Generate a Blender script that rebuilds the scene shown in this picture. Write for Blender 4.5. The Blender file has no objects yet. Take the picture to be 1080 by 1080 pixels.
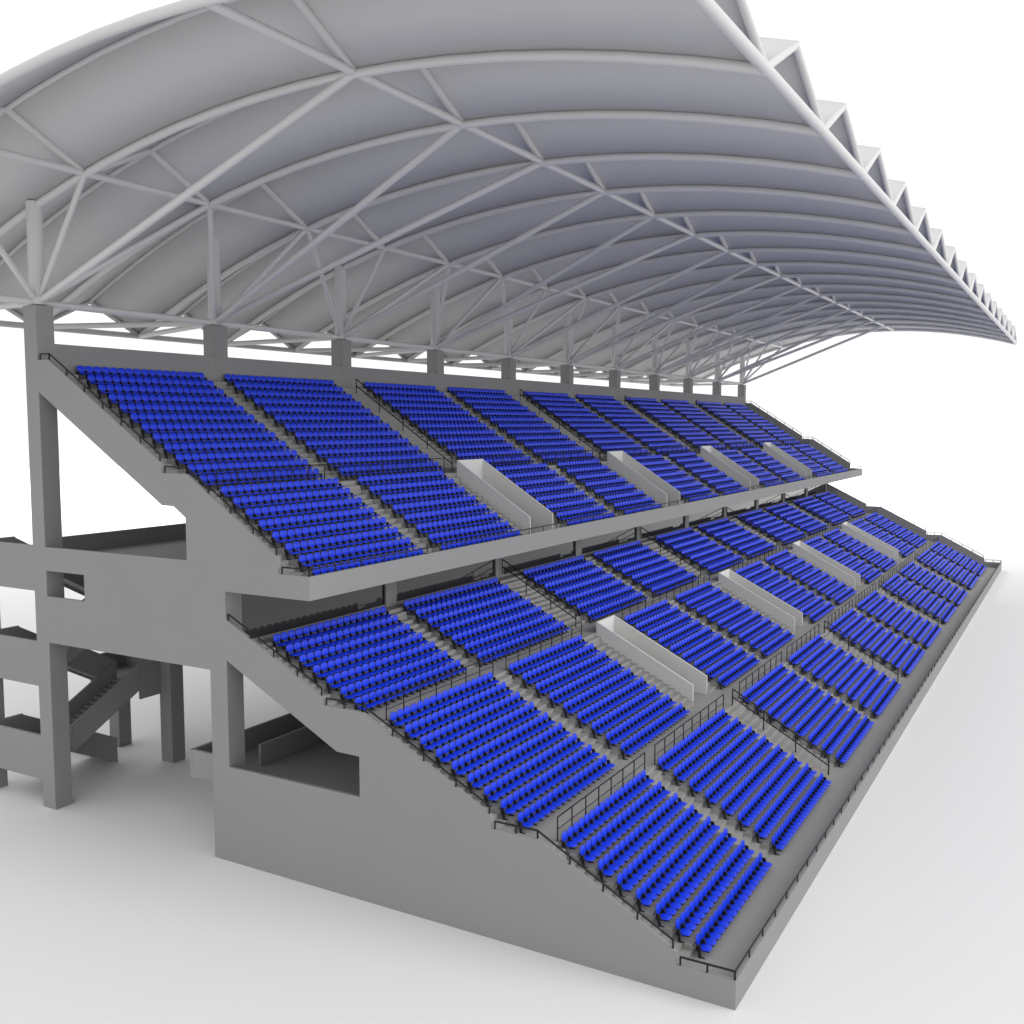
import bpy, bmesh, math
import numpy as np
from mathutils import Vector, Matrix

sc = bpy.context.scene
COL = sc.collection

# ------------------------------------------------------------------ materials
def mat(name, col, rough=0.6, spec=0.5, noise=0.0, nscale=0.6, bump=0.0, bscale=20.0):
    m = bpy.data.materials.new(name); m.use_nodes = True
    nt = m.node_tree; b = nt.nodes['Principled BSDF']
    b.inputs['Base Color'].default_value = (*col, 1)
    b.inputs['Roughness'].default_value = rough
    b.inputs['Specular IOR Level'].default_value = spec
    if noise > 0:
        tc = nt.nodes.new('ShaderNodeTexCoord'); nz = nt.nodes.new('ShaderNodeTexNoise')
        nz.inputs['Scale'].default_value = nscale; nz.inputs['Detail'].default_value = 6
        mr = nt.nodes.new('ShaderNodeMapRange')
        mr.inputs[3].default_value = 1 - noise; mr.inputs[4].default_value = 1 + noise
        mx = nt.nodes.new('ShaderNodeVectorMath'); mx.operation = 'SCALE'
        mx.inputs[0].default_value = col
        nt.links.new(tc.outputs['Object'], nz.inputs['Vector'])
        nt.links.new(nz.outputs[0], mr.inputs[0]); nt.links.new(mr.outputs[0], mx.inputs['Scale'])
        nt.links.new(mx.outputs[0], b.inputs['Base Color'])
    if bump > 0:
        tc = nt.nodes.new('ShaderNodeTexCoord'); n2 = nt.nodes.new('ShaderNodeTexNoise')
        n2.inputs['Scale'].default_value = bscale
        bp = nt.nodes.new('ShaderNodeBump'); bp.inputs['Strength'].default_value = bump
        bp.inputs['Distance'].default_value = 0.01
        nt.links.new(tc.outputs['Object'], n2.inputs['Vector'])
        nt.links.new(n2.outputs[0], bp.inputs['Height']); nt.links.new(bp.outputs[0], b.inputs['Normal'])
    return m

M_CONC = mat('grey_concrete', (0.272, 0.272, 0.27), 0.8, 0.3, 0.03, 0.35)
M_TREAD = mat('terrace_concrete', (0.315, 0.312, 0.30), 0.85, 0.25, 0.04, 0.8)
M_WHITE = mat('pale_painted_wall', (0.66, 0.66, 0.645), 0.7, 0.3)
M_ROOF = mat('white_membrane', (0.56, 0.562, 0.565), 0.8, 0.2, 0.012, 0.3)
M_TUBE = mat('white_painted_steel', (0.60, 0.60, 0.60), 0.45, 0.4)
M_BLUE = mat('blue_seat_plastic', (0.002, 0.040, 0.76), 0.45, 0.42)
M_BLACK = mat('black_plastic_bracket', (0.012, 0.012, 0.012), 0.5, 0.4)
M_RAIL = mat('dark_steel_rail', (0.012, 0.012, 0.012), 0.5, 0.3)
M_GLASS = mat('dark_tinted_glass', (0.05, 0.05, 0.05), 0.02, 0.5)
M_FRAME = mat('black_window_frame', (0.01, 0.01, 0.01), 0.4, 0.4)
M_GROUND = mat('pale_matte_floor', (0.77, 0.77, 0.77), 0.9, 0.15)

# ------------------------------------------------------------------ mesh helper
class MB:
    def __init__(s): s.v = []; s.f = []; s.sm = []
    def add(s, vs, fs, smooth=False):
        o = len(s.v); s.v.extend([tuple(p) for p in vs])
        for f in fs: s.f.append(tuple(i + o for i in f)); s.sm.append(smooth)
    def box(s, x0, x1, y0, y1, z0, z1):
        vs = [(x, y, z) for x in (x0, x1) for y in (y0, y1) for z in (z0, z1)]
        s.add(vs, [(0,1,3,2),(4,6,7,5),(0,4,5,1),(2,3,7,6),(0,2,6,4),(1,5,7,3)])
    def tube(s, pts, r, n=10, caps=True):
        P = [Vector(p) for p in pts]; rings = []
        t0 = (P[1] - P[0]).normalized()
        ref = Vector((0,0,1)) if abs(t0.z) < .9 else Vector((1,0,0))
        u = t0.cross(ref).normalized()
        for i, p in enumerate(P):
            if i == 0: t = P[1] - P[0]
            elif i == len(P) - 1: t = P[-1] - P[-2]
            else: t = (P[i+1] - P[i]).normalized() + (P[i] - P[i-1]).normalized()
            t.normalize()
            u = (u - t * u.dot(t)).normalized(); w = t.cross(u)
            rings.append([p + (u * math.cos(a) + w * math.sin(a)) * r for a in [2*math.pi*k/n for k in range(n)]])
        vs = [q for rg in rings for q in rg]; fs = []
        for i in range(len(P) - 1):
            for k in range(n):
                a = i*n + k; b = i*n + (k+1) % n
                fs.append((a, b, b + n, a + n))
        s.add(vs, fs, True)
        if caps:
            s.add(rings[0], [tuple(reversed(range(n)))]); s.add(rings[-1], [tuple(range(n))])
    def extrude(s, poly, x0, x1):
        """closed (y,z) polygon pulled along x, any concave outline"""
        from mathutils.geometry import tessellate_polygon
        n = len(poly)
        vs = [(x0, y, z) for y, z in poly] + [(x1, y, z) for y, z in poly]
        tris = tessellate_polygon([[Vector((y, z, 0)) for y, z in poly]])
        fs = [tuple(t) for t in tris] + [tuple(i + n for i in reversed(t)) for t in tris]
        fs += [(i, (i+1) % n, (i+1) % n + n, i + n) for i in range(n)]
        s.add(vs, fs)
    def plate(s, outline, holes, x0, x1):
        from mathutils.geometry import tessellate_polygon
        loops = [outline] + holes
        flat = [p for l in loops for p in l]; n = len(flat)
        tris = tessellate_polygon([[Vector((y, z, 0)) for y, z in l] for l in loops])
        vs = [(x0, y, z) for y, z in flat] + [(x1, y, z) for y, z in flat]
        fs = [tuple(t) for t in tris] + [tuple(i + n for i in reversed(t)) for t in tris]
        o = 0
        for l in loops:
            m = len(l)
            for i in range(m):
                a = o + i; b = o + (i+1) % m
                fs.append((a, b, b + n, a + n))
            o += m
        s.add(vs, fs)
    def mesh(s, name, material):
        me = bpy.data.meshes.new(name); me.from_pydata(s.v, [], s.f)
        me.polygons.foreach_set('use_smooth', s.sm)
        me.materials.append(material)
        bm = bmesh.new(); bm.from_mesh(me)
        bmesh.ops.recalc_face_normals(bm, faces=bm.faces); bm.to_mesh(me); bm.free()
        me.update(); return me
    def build(s, name, material, parent=None, label=None):
        o = bpy.data.objects.new(name, s.mesh(name, material)); COL.objects.link(o)
        if parent is not None: o.parent = parent
        if label: o['label'] = label
        return o

def empty(name, loc, label=None, cat=None, group=None):
    o = bpy.data.objects.new(name, None); COL.objects.link(o); o.location = loc
    o.empty_display_size = 0.2
    if label: o['label'] = label
    if cat: o['category'] = cat
    if group: o['group'] = group
    return o

L = 119.7
BAY = 11.87
SP = 118.7 / 15
XC = [k * BAY for k in range(11)]

# ------------------------------------------------------------------ ground
g = MB(); g.add([(480*math.cos(a*math.pi/64), 480*math.sin(a*math.pi/64), 0) for a in range(128)], [tuple(range(128))])
gr = g.build('ground', M_GROUND); gr['kind'] = 'structure'

# ------------------------------------------------------------------ grandstand root
stand = empty('grandstand', (0, 0, 0), 'two tier grey concrete grandstand under a white arched membrane roof', 'grandstand')

# tiers: back riser y, pitch, number of rows, low level, rise
SPX = .51
def mirror(h): return h + [(L - x0 - n*SPX, n) for x0, n in reversed(h)]
BLK_FULL = mirror([(2.1,17),(12.4,20),(26.0,18),(37.0,18),(49.7,18)])
BLK_VOM = [(2.1,17),(12.45,17),(27.55,15),(37.0,15),(51.3,15),(60.8,15),(75.05,15),(84.5,15),(98.5,17),(108.93,17)]
GAPC = [24.3, 47.95, 71.75, 95.4]
VOM = [(c - .85, c + 1.75) for c in GAPC]
# tier: back riser y, pitch, rows, low level, rise, y where the walkway in front ends
LOWER = [(-22.91, .792, 7, 7.155, .391, -16.23), (-16.23, .795, 9, 3.51, .405, -7.87), (-7.87, .797, 8, .33, .3975, -.13)]
UPPER = [(-36.08, .789, 12, 16.81, .4964, -26.03), (-26.03, .797, 8, 12.83, .4975, -18.80)]
def tier_poly(t, aisle=False, flat=False):
    ye, p, n, zl, r, yw = t
    th = .1 if yw in (-.13, -18.80) else .56
    if flat: return [(ye, zl), (yw, zl), (yw, zl-th), (yw-.3, zl-.3), (ye, zl-.3)]
    top = []
    for i in range(n):
        y = ye + i*p; z = zl + (n-i)*r
        if aisle:
            if i: top += [(y-p*.5, z), (y-p*.5, z-r*.5), (y, z-r*.5), (y, z-r)]
            else: top += [(y, z-r*.5), (y+.33, z-r*.5), (y+.33, z-r)]
        else: top += [(y, z), (y, z-r)] if i else [(y, z-r)]
    top.append((yw, zl))
    yl = ye + (n-1)*p
    return top + [(yw, zl-th), (yl+.3, zl-.1), (yl-.2, zl-.3), (ye, zl + (n-1)*r - .6)]
def gaps(blk):
    g = [(.16, blk[0][0]-.04)]
    for i in range(9): g.append((blk[i][0] + blk[i][1]*SPX + .04, blk[i+1][0] - .04))
    g.append((blk[9][0] + blk[9][1]*SPX + .04, L - .16)); return g
def deck(tiers, vomi, name, first):
    m = MB()
    if first: m.extrude(first, .16, L-.16)
    for ti, t in enumerate(tiers):
        blk = BLK_VOM if ti == vomi else BLK_FULL
        for x0, n in blk: m.extrude(tier_poly(t), x0-.04, x0+n*SPX+.04)
    m.build(name, M_TREAD, stand)
    for ti, t in enumerate(tiers):
        for k, (a, b) in enumerate(gaps(BLK_VOM if ti == vomi else BLK_FULL)):
            m = MB()
            if ti == vomi and k in (2, 4, 6, 8):
                va, vb = VOM[k//2 - 1]
                va -= .6*(name == 'upper_terrace'); m.extrude(tier_poly(t, True), a, va); m.extrude(tier_poly(t, False, True), va, vb); m.extrude(tier_poly(t, True), vb, b)
            else: m.extrude(tier_poly(t, True), a, b)
            m.build('aisle_stair', M_TREAD, stand)
deck(LOWER, 1, 'lower_terrace', [(-23.6, 9.892), (-22.91, 9.892), (-22.91, 9.1), (-23.6, 9.3)])
deck(UPPER, 1, 'upper_terrace', [(-36.12, 22.0), (-36.08, 22.0), (-36.08, 21.3), (-36.12, 21.3)])
# soffit under the balcony
m = MB(); m.extrude([(-23.60, 12.522), (-18.81, 12.522), (-18.81, 12.56), (-23.60, 12.56)], .16, L-.16); m.build('balcony_soffit', M_CONC, stand)

# end walls, with the openings the photograph shows
OUT = [(0,0),(0,1.05),(-2.15,1.03),(-2.15,1.50),(-7.73,4.44),(-9.72,4.42),(-9.72,4.92),(-15.98,8.11),(-18.0,8.12),
       (-18.0,8.44),(-23.6,11.26),(-23.6,12.52),(-18.67,12.52),(-18.67,13.55),(-20.4,13.55),(-20.4,14.27),
       (-25.87,17.74),(-27.45,17.74),(-27.45,18.20),(-35.3,23.17),(-36.13,23.17),(-36.13,25.9),(-37.12,25.9),
       (-37.12,0),(-36.13,0),(-36.13,8.83),(-24.65,8.83),(-24.65,0)]
INN = [(-.13,0),(-.13,.25),(-2.3,.25),(-2.3,.3),(-7.9,2.9),(-9.9,3.1),(-9.9,3.2),(-16.2,6.2),(-18.2,6.5),
       (-18.2,6.8),(-23.58,9.4),(-23.6,12.50),(-19.0,12.52),(-19.0,12.524),(-22.6,12.54),(-22.6,13.4),
       (-26.1,15.7),(-27.7,15.9),(-27.7,16.3),(-35.6,21.1),(-36.15,21.2),(-36.15,25.898),(-37.118,25.898),
       (-37.118,0),(-36.132,0),(-36.132,8.832),(-24.648,8.832),(-24.648,0)]
TRI = [(-36.13,13.76),(-25.97,13.77),(-25.97,15.73),(-26.73,16.22),(-27.5,16.24),(-36.13,21.58)]
TRI_I = [(-36.13,13.77),(-25.97,13.77),(-25.97,15.20),(-26.8,15.5),(-27.55,15.7),(-36.13,20.9)]
WIN = [(-36.13,12.55),(-33.21,12.55),(-33.21,11.23),(-36.13,11.23)]
TRAP = [(-23.602,4.45),(-16.13,4.46),(-16.13,6.20),(-17.33,6.22),(-23.602,9.38)]
TRAP_I = [(-23.64,4.45),(-16.13,4.46),(-16.13,5.8),(-17.4,5.9),(-23.64,9.0)]
def endwall(x_out, sgn):
    m = MB()
    a, b = sorted((x_out, x_out + sgn*.15))
    m.plate(OUT, [TRI, WIN, TRAP], a, b)
    a, b = sorted((x_out + sgn*.152, x_out + sgn*1.0))
    m.box(a, b, -37.118, -36.132, 0, 25.898)
    m.box(a, b, -24.648, -23.602, 0, 12.50)
    return m.build('end_wall', M_CONC, stand)
endwall(0.0, 1); endwall(L, -1)
FR = [(-.6,0),(-.6,.2),(-2.0,.2),(-7.9,2.3),(-9.9,3.2),(-16.2,5.5),(-18.2,6.7),
      (-23.61,8.6),(-23.61,12.50),(-22.6,12.50),(-22.6,12.53),(-26.25,12.53),
      (-26.25,15.0),(-27.7,15.4),(-35.6,20.2),(-36.17,20.5),(-36.17,22.2),(-36.13,24.06),(-36.13,25.9),(-37.12,25.9),
      (-37.12,0),(-36.13,0),(-36.13,8.83),(-24.65,8.83),(-24.65,0)]
for k in range(1, 10):
    m = MB(); m.plate(FR, [[(-36.13,13.8),(-26.6,13.8),(-26.6,14.6),(-27.9,14.6),(-35.9,19.6),(-36.13,19.6)], WIN,
                           [(-23.64,4.45),(-16.13,4.46),(-16.13,5.0),(-17.4,5.2),(-23.64,8.1)]], XC[k]+.0, XC[k]+1.0)
    m.build('support_frame', M_CONC, stand)

# rear wall behind the top row, front wall, balcony front
for k in range(10):
    m = MB(); m.box(XC[k]+1.002, XC[k+1]-.002, -36.45, -36.15, 21.2, 24.05)
    m.build('back_wall', M_CONC, stand)
m = MB(); m.box(.152, L-.152, -.125, -.002, 0, 1.048); m.build('front_wall', M_CONC, stand)
m = MB(); m.box(.152, L-.152, -18.798, -18.672, 12.522, 13.548); m.build('balcony_front', M_CONC, stand)

# glazed wall at the back of the lower tier
for k in range(10):
    x0, x1 = XC[k]+1.003, XC[k+1]-.003
    w = MB(); w.box(x0, x1, -23.95, -23.655, 8.9, 10.058); w.build('glass_wall_sill', M_CONC, stand)
    f = MB()
    for a in (x0, x1-.07): f.box(a, a+.07, -23.80, -23.70, 10.06, 12.5)
    f.box(x0+.071, x1-.071, -23.80, -23.70, 12.44, 12.5); f.box(x0+.071, x1-.071, -23.80, -23.70, 10.06, 10.09)
    fo = f.build('window_frame', M_FRAME, stand)
    p = MB(); p.box(x0+.072, x1-.072, -23.76, -23.74, 10.092, 12.438); p.build('window_pane', M_GLASS, fo)
    q = MB(); q.box(x0, x1, -24.2, -24.1, 9.4, 12.5); q.build('inner_wall', M_CONC, stand)

# concourses
m = MB(); m.box(.93, L-.93, -27.15, -14.0, 3.10, 3.35); m.build('lower_concourse', M_CONC, stand)
m = MB(); m.box(.93, L-.93, -27.15, -27.0, 3.352, 4.45); m.box(.93, 1.08, -26.99, -24.66, 3.352, 4.45)
m.box(L-1.08, L-.93, -26.99, -24.66, 3.352, 4.45); m.build('concourse_parapet', M_CONC, stand)
m = MB(); m.box(3.1, L-3.1, -24.80, -24.66, 3.352, 4.45); m.build('concourse_parapet', M_CONC, stand)
m = MB(); m.box(1.002, L-1.002, -39.3, -23.9, 12.60, 12.84)
m.build('upper_concourse', M_CONC, stand)
m = MB(); m.box(2.2, L-2.2, -39.3, -39.15, 12.842, 13.8); m.build('concourse_parapet', M_CONC, stand)
m = MB(); m.box(1.002, L-1.002, -38.0, -24.7, 7.45, 7.7); m.build('middle_concourse', M_CONC, stand) if False else None

# stair tower behind the near end
tower = MB(); cols = [(0,1,-42.4,-41.65),(8.1,9.05,-37.5,-36.55),(8.5,9.4,-42.6,-41.7)]
for a in cols: tower.box(a[0], a[1], a[2], a[3], 0, 12.6)
for lv in (2.7, 7.7, 12.7):
    tower.box(.0, .15, -41.64, -37.125, lv-1.26, lv+1.1)        # landing band on the end face
    tower.box(.152, 2.05, -41.7, -37.6, lv-.25, lv)
    tower.box(.152, 2.05, -41.75, -41.6, lv-.5, lv+1.1)
for lv in (5.1, 10.15):
    tower.box(6.6, 9.0, -41.6, -37.5, lv-.25, lv)
    tower.box(6.6, 8.09, -37.5, -37.38, lv-1.0, lv+1.05)
    tower.box(9.0, 9.12, -41.6, -37.5, lv-.9, lv+1.05)
    tower.box(6.6, 8.49, -41.75, -41.62, lv-.5, lv+1.05)
tower.box(6.4, 6.6, -44.5, -39.9, 0.0, 1.15)
def flight(m, xa, za, xb, zb, y0, y1):
    n = 14
    for i in range(n):
        x0 = xa + (xb-xa)*i/n; x1 = xa + (xb-xa)*(i+1)/n
        z = za + (zb-za)*(i+1)/n
        m.box(min(x0,x1), max(x0,x1), y0+.121, y1-.121, z-.30, z)
    for ya, yb in ((y0, y0+.12), (y1-.12, y1)):
        vs = [(xa,ya,za-.45),(xb,ya,zb-.45),(xb,ya,zb+1.05),(xa,ya,za+1.05)]
        vs += [(x,yb,z) for x,_,z in vs]
        m.add(vs, [(0,1,2,3),(7,6,5,4),(0,4,5,1),(1,5,6,2),(2,6,7,3),(3,7,4,0)])
for lv in (2.7, 7.7):
    flight(tower, 2.06, lv, 6.58, lv+2.4, -39.45, -37.38)
    flight(tower, 6.58, lv+2.45, 2.055, lv+5.0, -41.75, -39.5)
flight(tower, 6.58, .45, 2.06, 2.7, -41.75, -39.5)
tower.build('stair_tower', M_CONC, stand)

# ------------------------------------------------------------------ vomitories
def vomitory(xa, xb, yb, yf, zf, zb, z_low, name='entrance_walls'):
    t = .12; m = MB()
    for a in (xa, xb - t):
        m.extrude([(yf, z_low+.003), (yf, zf), (yb, zb), (yb, z_low+.003)], a, a + t)
    m.box(xa + t + .001, xb - t - .001, yb, yb + t, z_low+.003, zb)
    return m.build(name, M_WHITE, stand, 'pale walled stairway entrance with sloping side walls')
for xa, xb in VOM:
    vomitory(xa, xb, -16.23, -9.95, 4.66, 7.85, 3.51)
    vomitory(xa-.6, xb, -26.03, -20.6, 14.16, 17.64, 12.83)

# ------------------------------------------------------------------ handrails
RR = .038
def post(m, x, y, z0, z1, r=RR): m.tube([(x,y,z0),(x,y,z1)], r, 6)
def end_rail(x):
    for seg in ([(-.05,1.05),(-2.02,1.03)], [(-2.3,1.58),(-7.73,4.44)], [(-7.73,4.44),(-9.6,4.42)], [(-9.85,4.99),(-15.98,8.11)],
                [(-15.98,8.11),(-17.9,8.12)], [(-18.15,8.52),(-23.5,11.2)],
                [(-18.72,13.55),(-20.25,13.55)], [(-20.55,14.36),(-25.87,17.74)], [(-25.87,17.74),(-27.3,17.74)],
                [(-27.6,18.3),(-35.3,23.17)], [(-35.3,23.17),(-36.0,23.17)]):
        (ya,za),(yb,zb) = seg; m = MB()
        m.tube([(x,ya,za+.30),(x,yb,zb+.30)], RR, 6)
        n = max(1, math.ceil(math.hypot(yb-ya, zb-za)/1.75))
        for i in range(n+1):
            t = i/n; post(m, x, ya+(yb-ya)*t, za+(zb-za)*t-.06, za+(zb-za)*t+.30)
        m.build('handrail', M_RAIL, stand)
end_rail(.065); end_rail(L - .065)
def long_rail(xa, xb, y, z, h, sp, mid=True, low=0.0):
    RR = .03
    m = MB(); m.tube([(xa,y,z+h),(xb,y,z+h)], RR, 6)
    if mid: m.tube([(xa,y,z+h*.5),(xb,y,z+h*.5)], RR*.6, 6)
    n = max(1, round((xb-xa)/sp))
    for i in range(n+1): post(m, xa+(xb-xa)*i/n, y, z-low, z+h, RR)
    m.build('handrail', M_RAIL, stand)
long_rail(.05, L-.05, -.06, 1.05, .29, 1.72, False, .06)
long_rail(.05, L-.05, -18.73, 13.55, .29, 1.75, False, .06)
for yb, z, blk in ((-7.93, 3.51, BLK_FULL), (-16.29, 7.155, BLK_VOM), (-26.09, 16.81, BLK_VOM)):
    for x0, n in blk: long_rail(x0, x0+n*SPX+.35, yb, z, 1.0, 1.28)
for k in range(4):
    x = GAPC[k] + .1
    for (y0,z0,y1,z1) in ((-7.85,3.51,-2.25,.33), (-23.5,10.12,-18.1,7.155), (-35.45,22.15,-27.4,16.81)):
        m = MB()
        for h in (1.0, .52): m.tube([(x,y0,z0+h),(x,y1,z1+h)], RR, 6)
        for i in range(5 if z0 > 20 else 4):
            t = i/(4 if z0 > 20 else 3); post(m, x, y0+(y1-y0)*t, z0+(z1-z0)*t-.25*(0<t<1), z0+(z1-z0)*t+1.0)
        m.build('handrail', M_RAIL, stand)

# ------------------------------------------------------------------ roof
def zv(y):
    s = (.2 - y)/16.1
    return 31.27 + 2.63*s - 2.185*s*(s-1)
NS = 20
YS = [.2 - 48.25*i/NS for i in range(NS+1)]
def xj(j): return .5 + SP*j
m = MB()
prof = []
for h in range(-2, 33):                       # half bays: even = valley, odd = ridge
    up = 2.0 if h % 2 else 0.0
    prof.append([(xj(h/2), y, zv(y) + up + .06) for y in YS])
nv = len(YS)
vs = [p for c in prof for p in c]
fs = [(a*nv+i, a*nv+i+1, (a+1)*nv+i+1, (a+1)*nv+i) for a in range(len(prof)-1) for i in range(nv-1)]
for a in range(len(prof)-1):
    m.add(prof[a] + prof[a+1], [(i, i+1, nv+i+1, nv+i) for i in range(nv-1)], True)
roof = m.build('roof_membrane', M_ROOF, stand)
bm = bmesh.new(); bm.from_mesh(roof.data)
for f in bm.faces:
    if f.normal.z < 0: f.normal_flip()
bm.to_mesh(roof.data); bm.free()
so = roof.modifiers.new('thickness', 'SOLIDIFY'); so.thickness = .05; so.offset = 1
def tubeobj(name, pts, r, n=12):
    m = MB(); m.tube(pts, r, n); return m.build(name, M_TUBE, roof)
for j in range(-1, 17): tubeobj('roof_rib', [(xj(j), y, zv(y)-.04) for y in YS], .19, 14)
for j in range(-1, 16): tubeobj('ridge_rib', [(xj(j+.5), y, zv(y)+1.96) for y in YS], .14, 10)
YR = -48.05; YN1 = -16.3; YN2 = -32.7; YT = -36.62; ZT = 26.08
for y, z, r in ((.2, zv(.2), .20), (YN1, zv(YN1), .18), (YN2, zv(YN2), .17), (YR, zv(YR), .19), (YT, ZT, .18)):
    tubeobj('purlin', [(xj(-1), y, z), (xj(15 if y == YT else 16), y, z)], r)
for j in range(-1, 16):
    for s in (0, 1):
        tubeobj('edge_brace', [(xj(j+s), .2, zv(.2)), (xj(j+.5), .12, zv(.2)+1.96)], .14, 10)
        tubeobj('rear_brace', [(xj(j+s), YR, zv(YR)), (xj(j+.5), YR, zv(YR)+1.96)], .14, 8)
for j in range(-1, 16):
    for s in (0, 1):
        tubeobj('ridge_brace', [(xj(j+s), YN1, zv(YN1)), (xj(j+.5), YN1, zv(YN1)+1.96)], .19, 8)
        tubeobj('inner_brace', [(xj(j+s), YN2, zv(YN2)), (xj(j+.5), YN2, zv(YN2)+1.96)], .18, 8)
for k in range(11):
    x = .5 + BAY*k; c = (x, YT, ZT)
    mm = MB(); mm.tube([(x, YT, ZT-.1), (x, YT, 31.05)], .39, 20); mm.build('mast', M_TUBE, roof)
    j0 = 1.5*k
    n1 = [j0] if k % 2 == 0 else [j0-.5, j0+.5]
    n2 = [j0-1, j0, j0+1] if k % 2 == 0 else [j0-.5, j0+.5]
    for j in n1:
        tubeobj('long_strut', [c, (xj(j), YN1, zv(YN1))], .19)
        tubeobj('rear_strut', [c, (xj(j), YR, zv(YR))], .17)
    for j in n2:
        if j > 16: continue
        tubeobj('short_strut', [c, (xj(j), YN2, zv(YN2))], .15)

# ------------------------------------------------------------------ seats
def shell(c, ax_u, ax_v, nrm, w, h, t, n=16, e=3.0, bulge=.02):
    """rounded cushion-like plate: returns MB"""
    m = MB(); c = Vector(c); U = Vector(ax_u); V = Vector(ax_v); N = Vector(nrm)
    def ring(sc_, off):
        r = []
        for k in range(n):
            a = 2*math.pi*k/n
            cu, sv = math.cos(a), math.sin(a)
            x = math.copysign(abs(cu)**(2/e), cu)*w/2*sc_; y = math.copysign(abs(sv)**(2/e), sv)*h/2*sc_
            dish = bulge*(1-(2*x/w)**2)
            r.append(c + U*x + V*y + N*(off - dish))
        return r
    R_ = [ring(.90, t/2), ring(1.0, t*.15), ring(1.0, -t*.15), ring(.90, -t/2)]
    vs = [p for r in R_ for p in r]
    fs = []
    for i in range(3):
        for k in range(n):
            a = i*n+k; b = i*n+(k+1) % n; fs.append((a, b, b+n, a+n))
    cf = c + N*(t/2 - bulge); cb = c + N*(-t/2 - bulge)
    o = len(vs); vs += [cf, cb]
    for k in range(n):
        fs.append((k, o, (k+1) % n)); fs.append((3*n+k, 3*n+(k+1) % n, o+1))
    m.add(vs, fs, True); return m
back_m = shell((0,.045,.55), (1,0,0), Vector((0,-.13,.99)), Vector((0,.99,.13)), .475, .40, .05, e=2.8)
seat_m = shell((0,.315,.30), (1,0,0), (0,1,0), (0,0,1), .50, .48, .05, bulge=.012)
fr = MB()
for x, t, q in ((-.255, .042, 0.0), (.255, .034, .006)):
    fr.extrude([(.17+q,q),(.25-q,q),(.20-q,.25+q),(.24-q,.28+q),(.24-q,.34-q),(.20-q,.46-q),(.06+q,.46-q),(.05+q,.27+q),(.12+q,.24)], x-t, x+t)
    fr.extrude([(.25,.003+q),(.40-q,.003+q),(.40-q,.03-q),(.25,.045-q)], x-.3*t, x+.3*t)
fr.box(-.21, .21, .08, .13, .26, .31)
me_back = back_m.mesh('backrest', M_BLUE); me_seat = seat_m.mesh('seat', M_BLUE); me_fr = fr.mesh('bracket_frame', M_BLACK)

ORD = ['zeroth','first','second','third','fourth','fifth','sixth','seventh','eighth','ninth','tenth','eleventh','twelfth',
       'thirteenth','fourteenth','fifteenth','sixteenth','seventeenth','eighteenth','nineteenth','twentieth']
seats = []
def rows(t, blk, bandname):
    ye, p, n, zl, r, yw = t
    for bi, (x0, ns) in enumerate(blk):
        for i in range(n):
            for q in range(ns):
                seats.append((x0 + SPX*(q+.5), ye + .09 + i*p, zl + (n-1-i)*r + .002, bandname, bi, i, q))
rows(LOWER[2], BLK_FULL, 'lowest'); rows(LOWER[1], BLK_VOM, 'middle lower'); rows(LOWER[0], BLK_FULL, 'rear lower')
rows(UPPER[0], BLK_FULL, 'top'); rows(UPPER[1], BLK_VOM, 'front balcony')
CAM = Vector((-32.2502, 9.6545, 20.0))
seats.sort(key=lambda q: (Vector(q[:3]) - CAM).length)
near, far = seats[:300], seats[300:]
BN = ['near end', 'second', 'third', 'fourth']
proto = None
for x, y, z, band, bi, i, s in near:
    lab = 'blue seat, %s from near end, %s row down, %s %s block' % (ORD[s+1], ORD[i+1], band, BN[bi])
    e = empty('stadium_seat', (x, y, z), lab, 'seat', 'blue stadium seats in rows on the terraces')
    for nm, me in (('backrest', me_back), ('seat_pan', me_seat), ('bracket_frame', me_fr)):
        o = bpy.data.objects.new(nm, me); COL.objects.link(o); o.parent = e
# everything beyond the nearest three hundred as one mesh
def np_mesh(me):
    v = np.empty(len(me.vertices)*3, 'f'); me.vertices.foreach_get('co', v)
    tot = np.empty(len(me.polygons), 'i'); me.polygons.foreach_get('loop_total', tot)
    li = np.empty(len(me.loops), 'i'); me.loops.foreach_get('vertex_index', li)
    sm = np.empty(len(me.polygons), bool); me.polygons.foreach_get('use_smooth', sm)
    return v.reshape(-1,3), tot, li, sm
V_, T_, L_, S_, MI = [], [], [], [], []
off = 0
for k, me in enumerate((me_back, me_seat, me_fr)):
    v, t, l, s = np_mesh(me); V_.append(v); T_.append(t); L_.append(l+off); S_.append(s); MI.append(np.full(len(t), 1 if k == 2 else 0, 'i')); off += len(v)
V_ = np.concatenate(V_); T_ = np.concatenate(T_); L_ = np.concatenate(L_); S_ = np.concatenate(S_); MI = np.concatenate(MI)
P = np.array([q[:3] for q in far], 'f'); N = len(P)
av = (V_[None] + P[:,None]).reshape(-1)
al = (L_[None] + (np.arange(N)*len(V_))[:,None]).reshape(-1).astype('i')
at = np.tile(T_, N); st = np.concatenate([[0], np.cumsum(at)[:-1]]).astype('i')
big = bpy.data.meshes.new('stadium_seats')
big.vertices.add(len(av)//3); big.vertices.foreach_set('co', av)
big.loops.add(len(al)); big.loops.foreach_set('vertex_index', al)
big.polygons.add(len(at)); big.polygons.foreach_set('loop_start', st); big.polygons.foreach_set('loop_total', at.astype('i'))
big.materials.append(M_BLUE); big.materials.append(M_BLACK)
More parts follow.
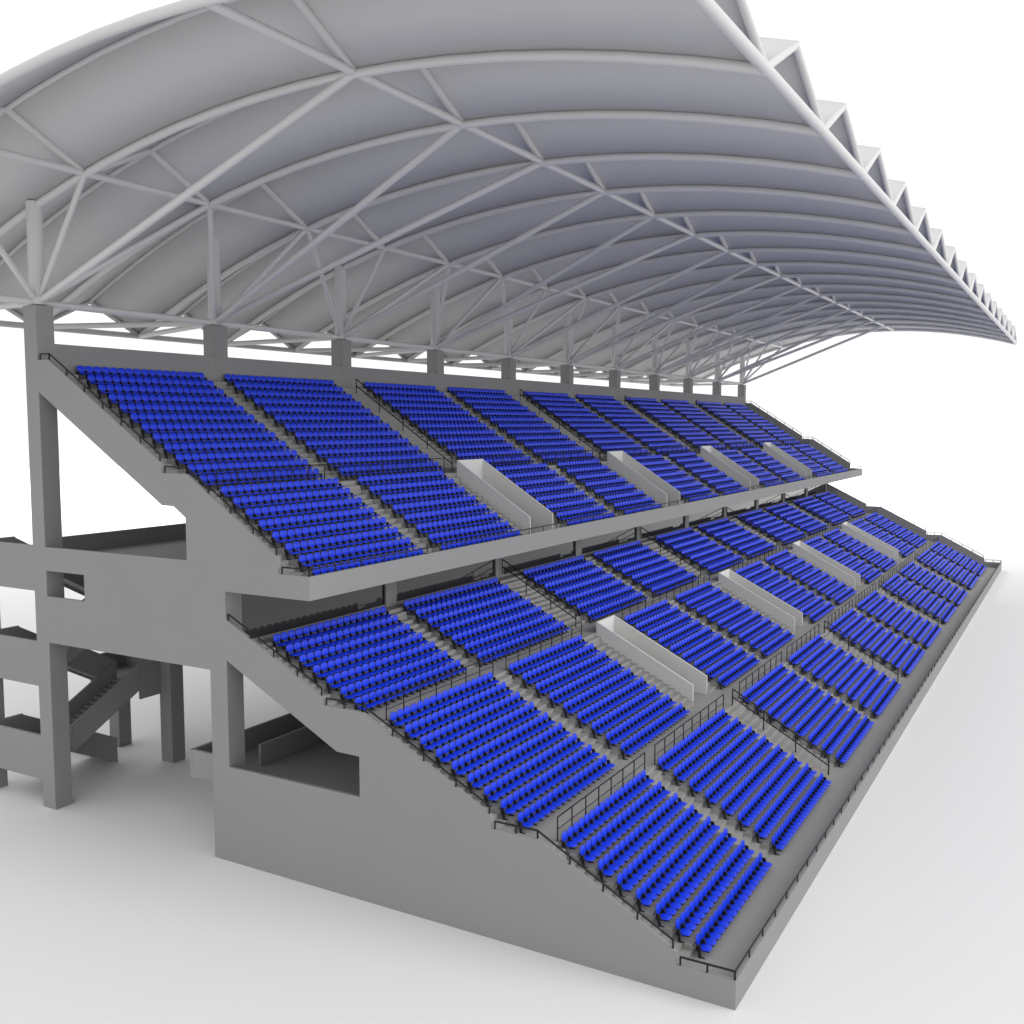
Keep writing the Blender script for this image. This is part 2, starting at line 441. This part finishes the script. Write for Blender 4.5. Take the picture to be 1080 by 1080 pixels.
big.polygons.foreach_set('material_index', np.tile(MI, N)); big.polygons.foreach_set('use_smooth', np.tile(S_, N))
big.update(calc_edges=True); big.validate()
fo = bpy.data.objects.new('stadium_seats', big); COL.objects.link(fo)
fo['label'] = 'rows of blue plastic seats filling the rest of both terraces'; fo['category'] = 'seats'; fo['kind'] = 'stuff'
fo['group'] = 'blue stadium seats in rows on the terraces'

# ------------------------------------------------------------------ light and world
w = bpy.data.worlds.new('World'); sc.world = w; w.use_nodes = True
bg = w.node_tree.nodes['Background']; bg.inputs[0].default_value = (1, 1, 1, 1); bg.inputs[1].default_value = 1.08
ld = bpy.data.lights.new('softbox_lamp', 'AREA'); ld.shape = 'SQUARE'; ld.size = 130; ld.energy = 220000
lo = bpy.data.objects.new('softbox_lamp', ld); COL.objects.link(lo)
lo.location = (60, 190, 130)
lo.rotation_euler = (Vector((60,-15,10)) - lo.location).to_track_quat('-Z', 'Y').to_euler()

# unseen lamp added above the far floor to make it fade to white
fd = Vector((.8679, -.4967, 0)).normalized()
sl = bpy.data.lights.new('added_floor_fade_lamp', 'SPOT'); sl.energy = 6.0e6; sl.shadow_soft_size = 8
sl.spot_size = math.radians(116); sl.spot_blend = .45
so_ = bpy.data.objects.new('added_floor_fade_lamp', sl); COL.objects.link(so_)
so_.location = Vector((-32.25, 9.65, 0)) + fd*400 + Vector((0, 0, 200))

# ------------------------------------------------------------------ camera
cd = bpy.data.cameras.new('camera'); cam = bpy.data.objects.new('camera', cd); COL.objects.link(cam)
cam.matrix_world = Matrix(((0.496738, 0.075819, -0.864583, -32.25019), (0.867901, -0.043395, 0.494839, 9.65452), (0.000000, 0.996177, 0.087359, 20.00000), (0, 0, 0, 1)))
cd.sensor_width = 36; cd.lens = 36*1060.5/1080; cd.clip_end = 5000; cd.clip_start = .1
sc.camera = cam
sc.render.engine = 'CYCLES'
sc.render.resolution_x = 1024; sc.render.resolution_y = 1024
sc.view_settings.view_transform = 'Standard'; sc.view_settings.look = 'None'
sc.view_settings.exposure = 0; sc.view_settings.gamma = 1
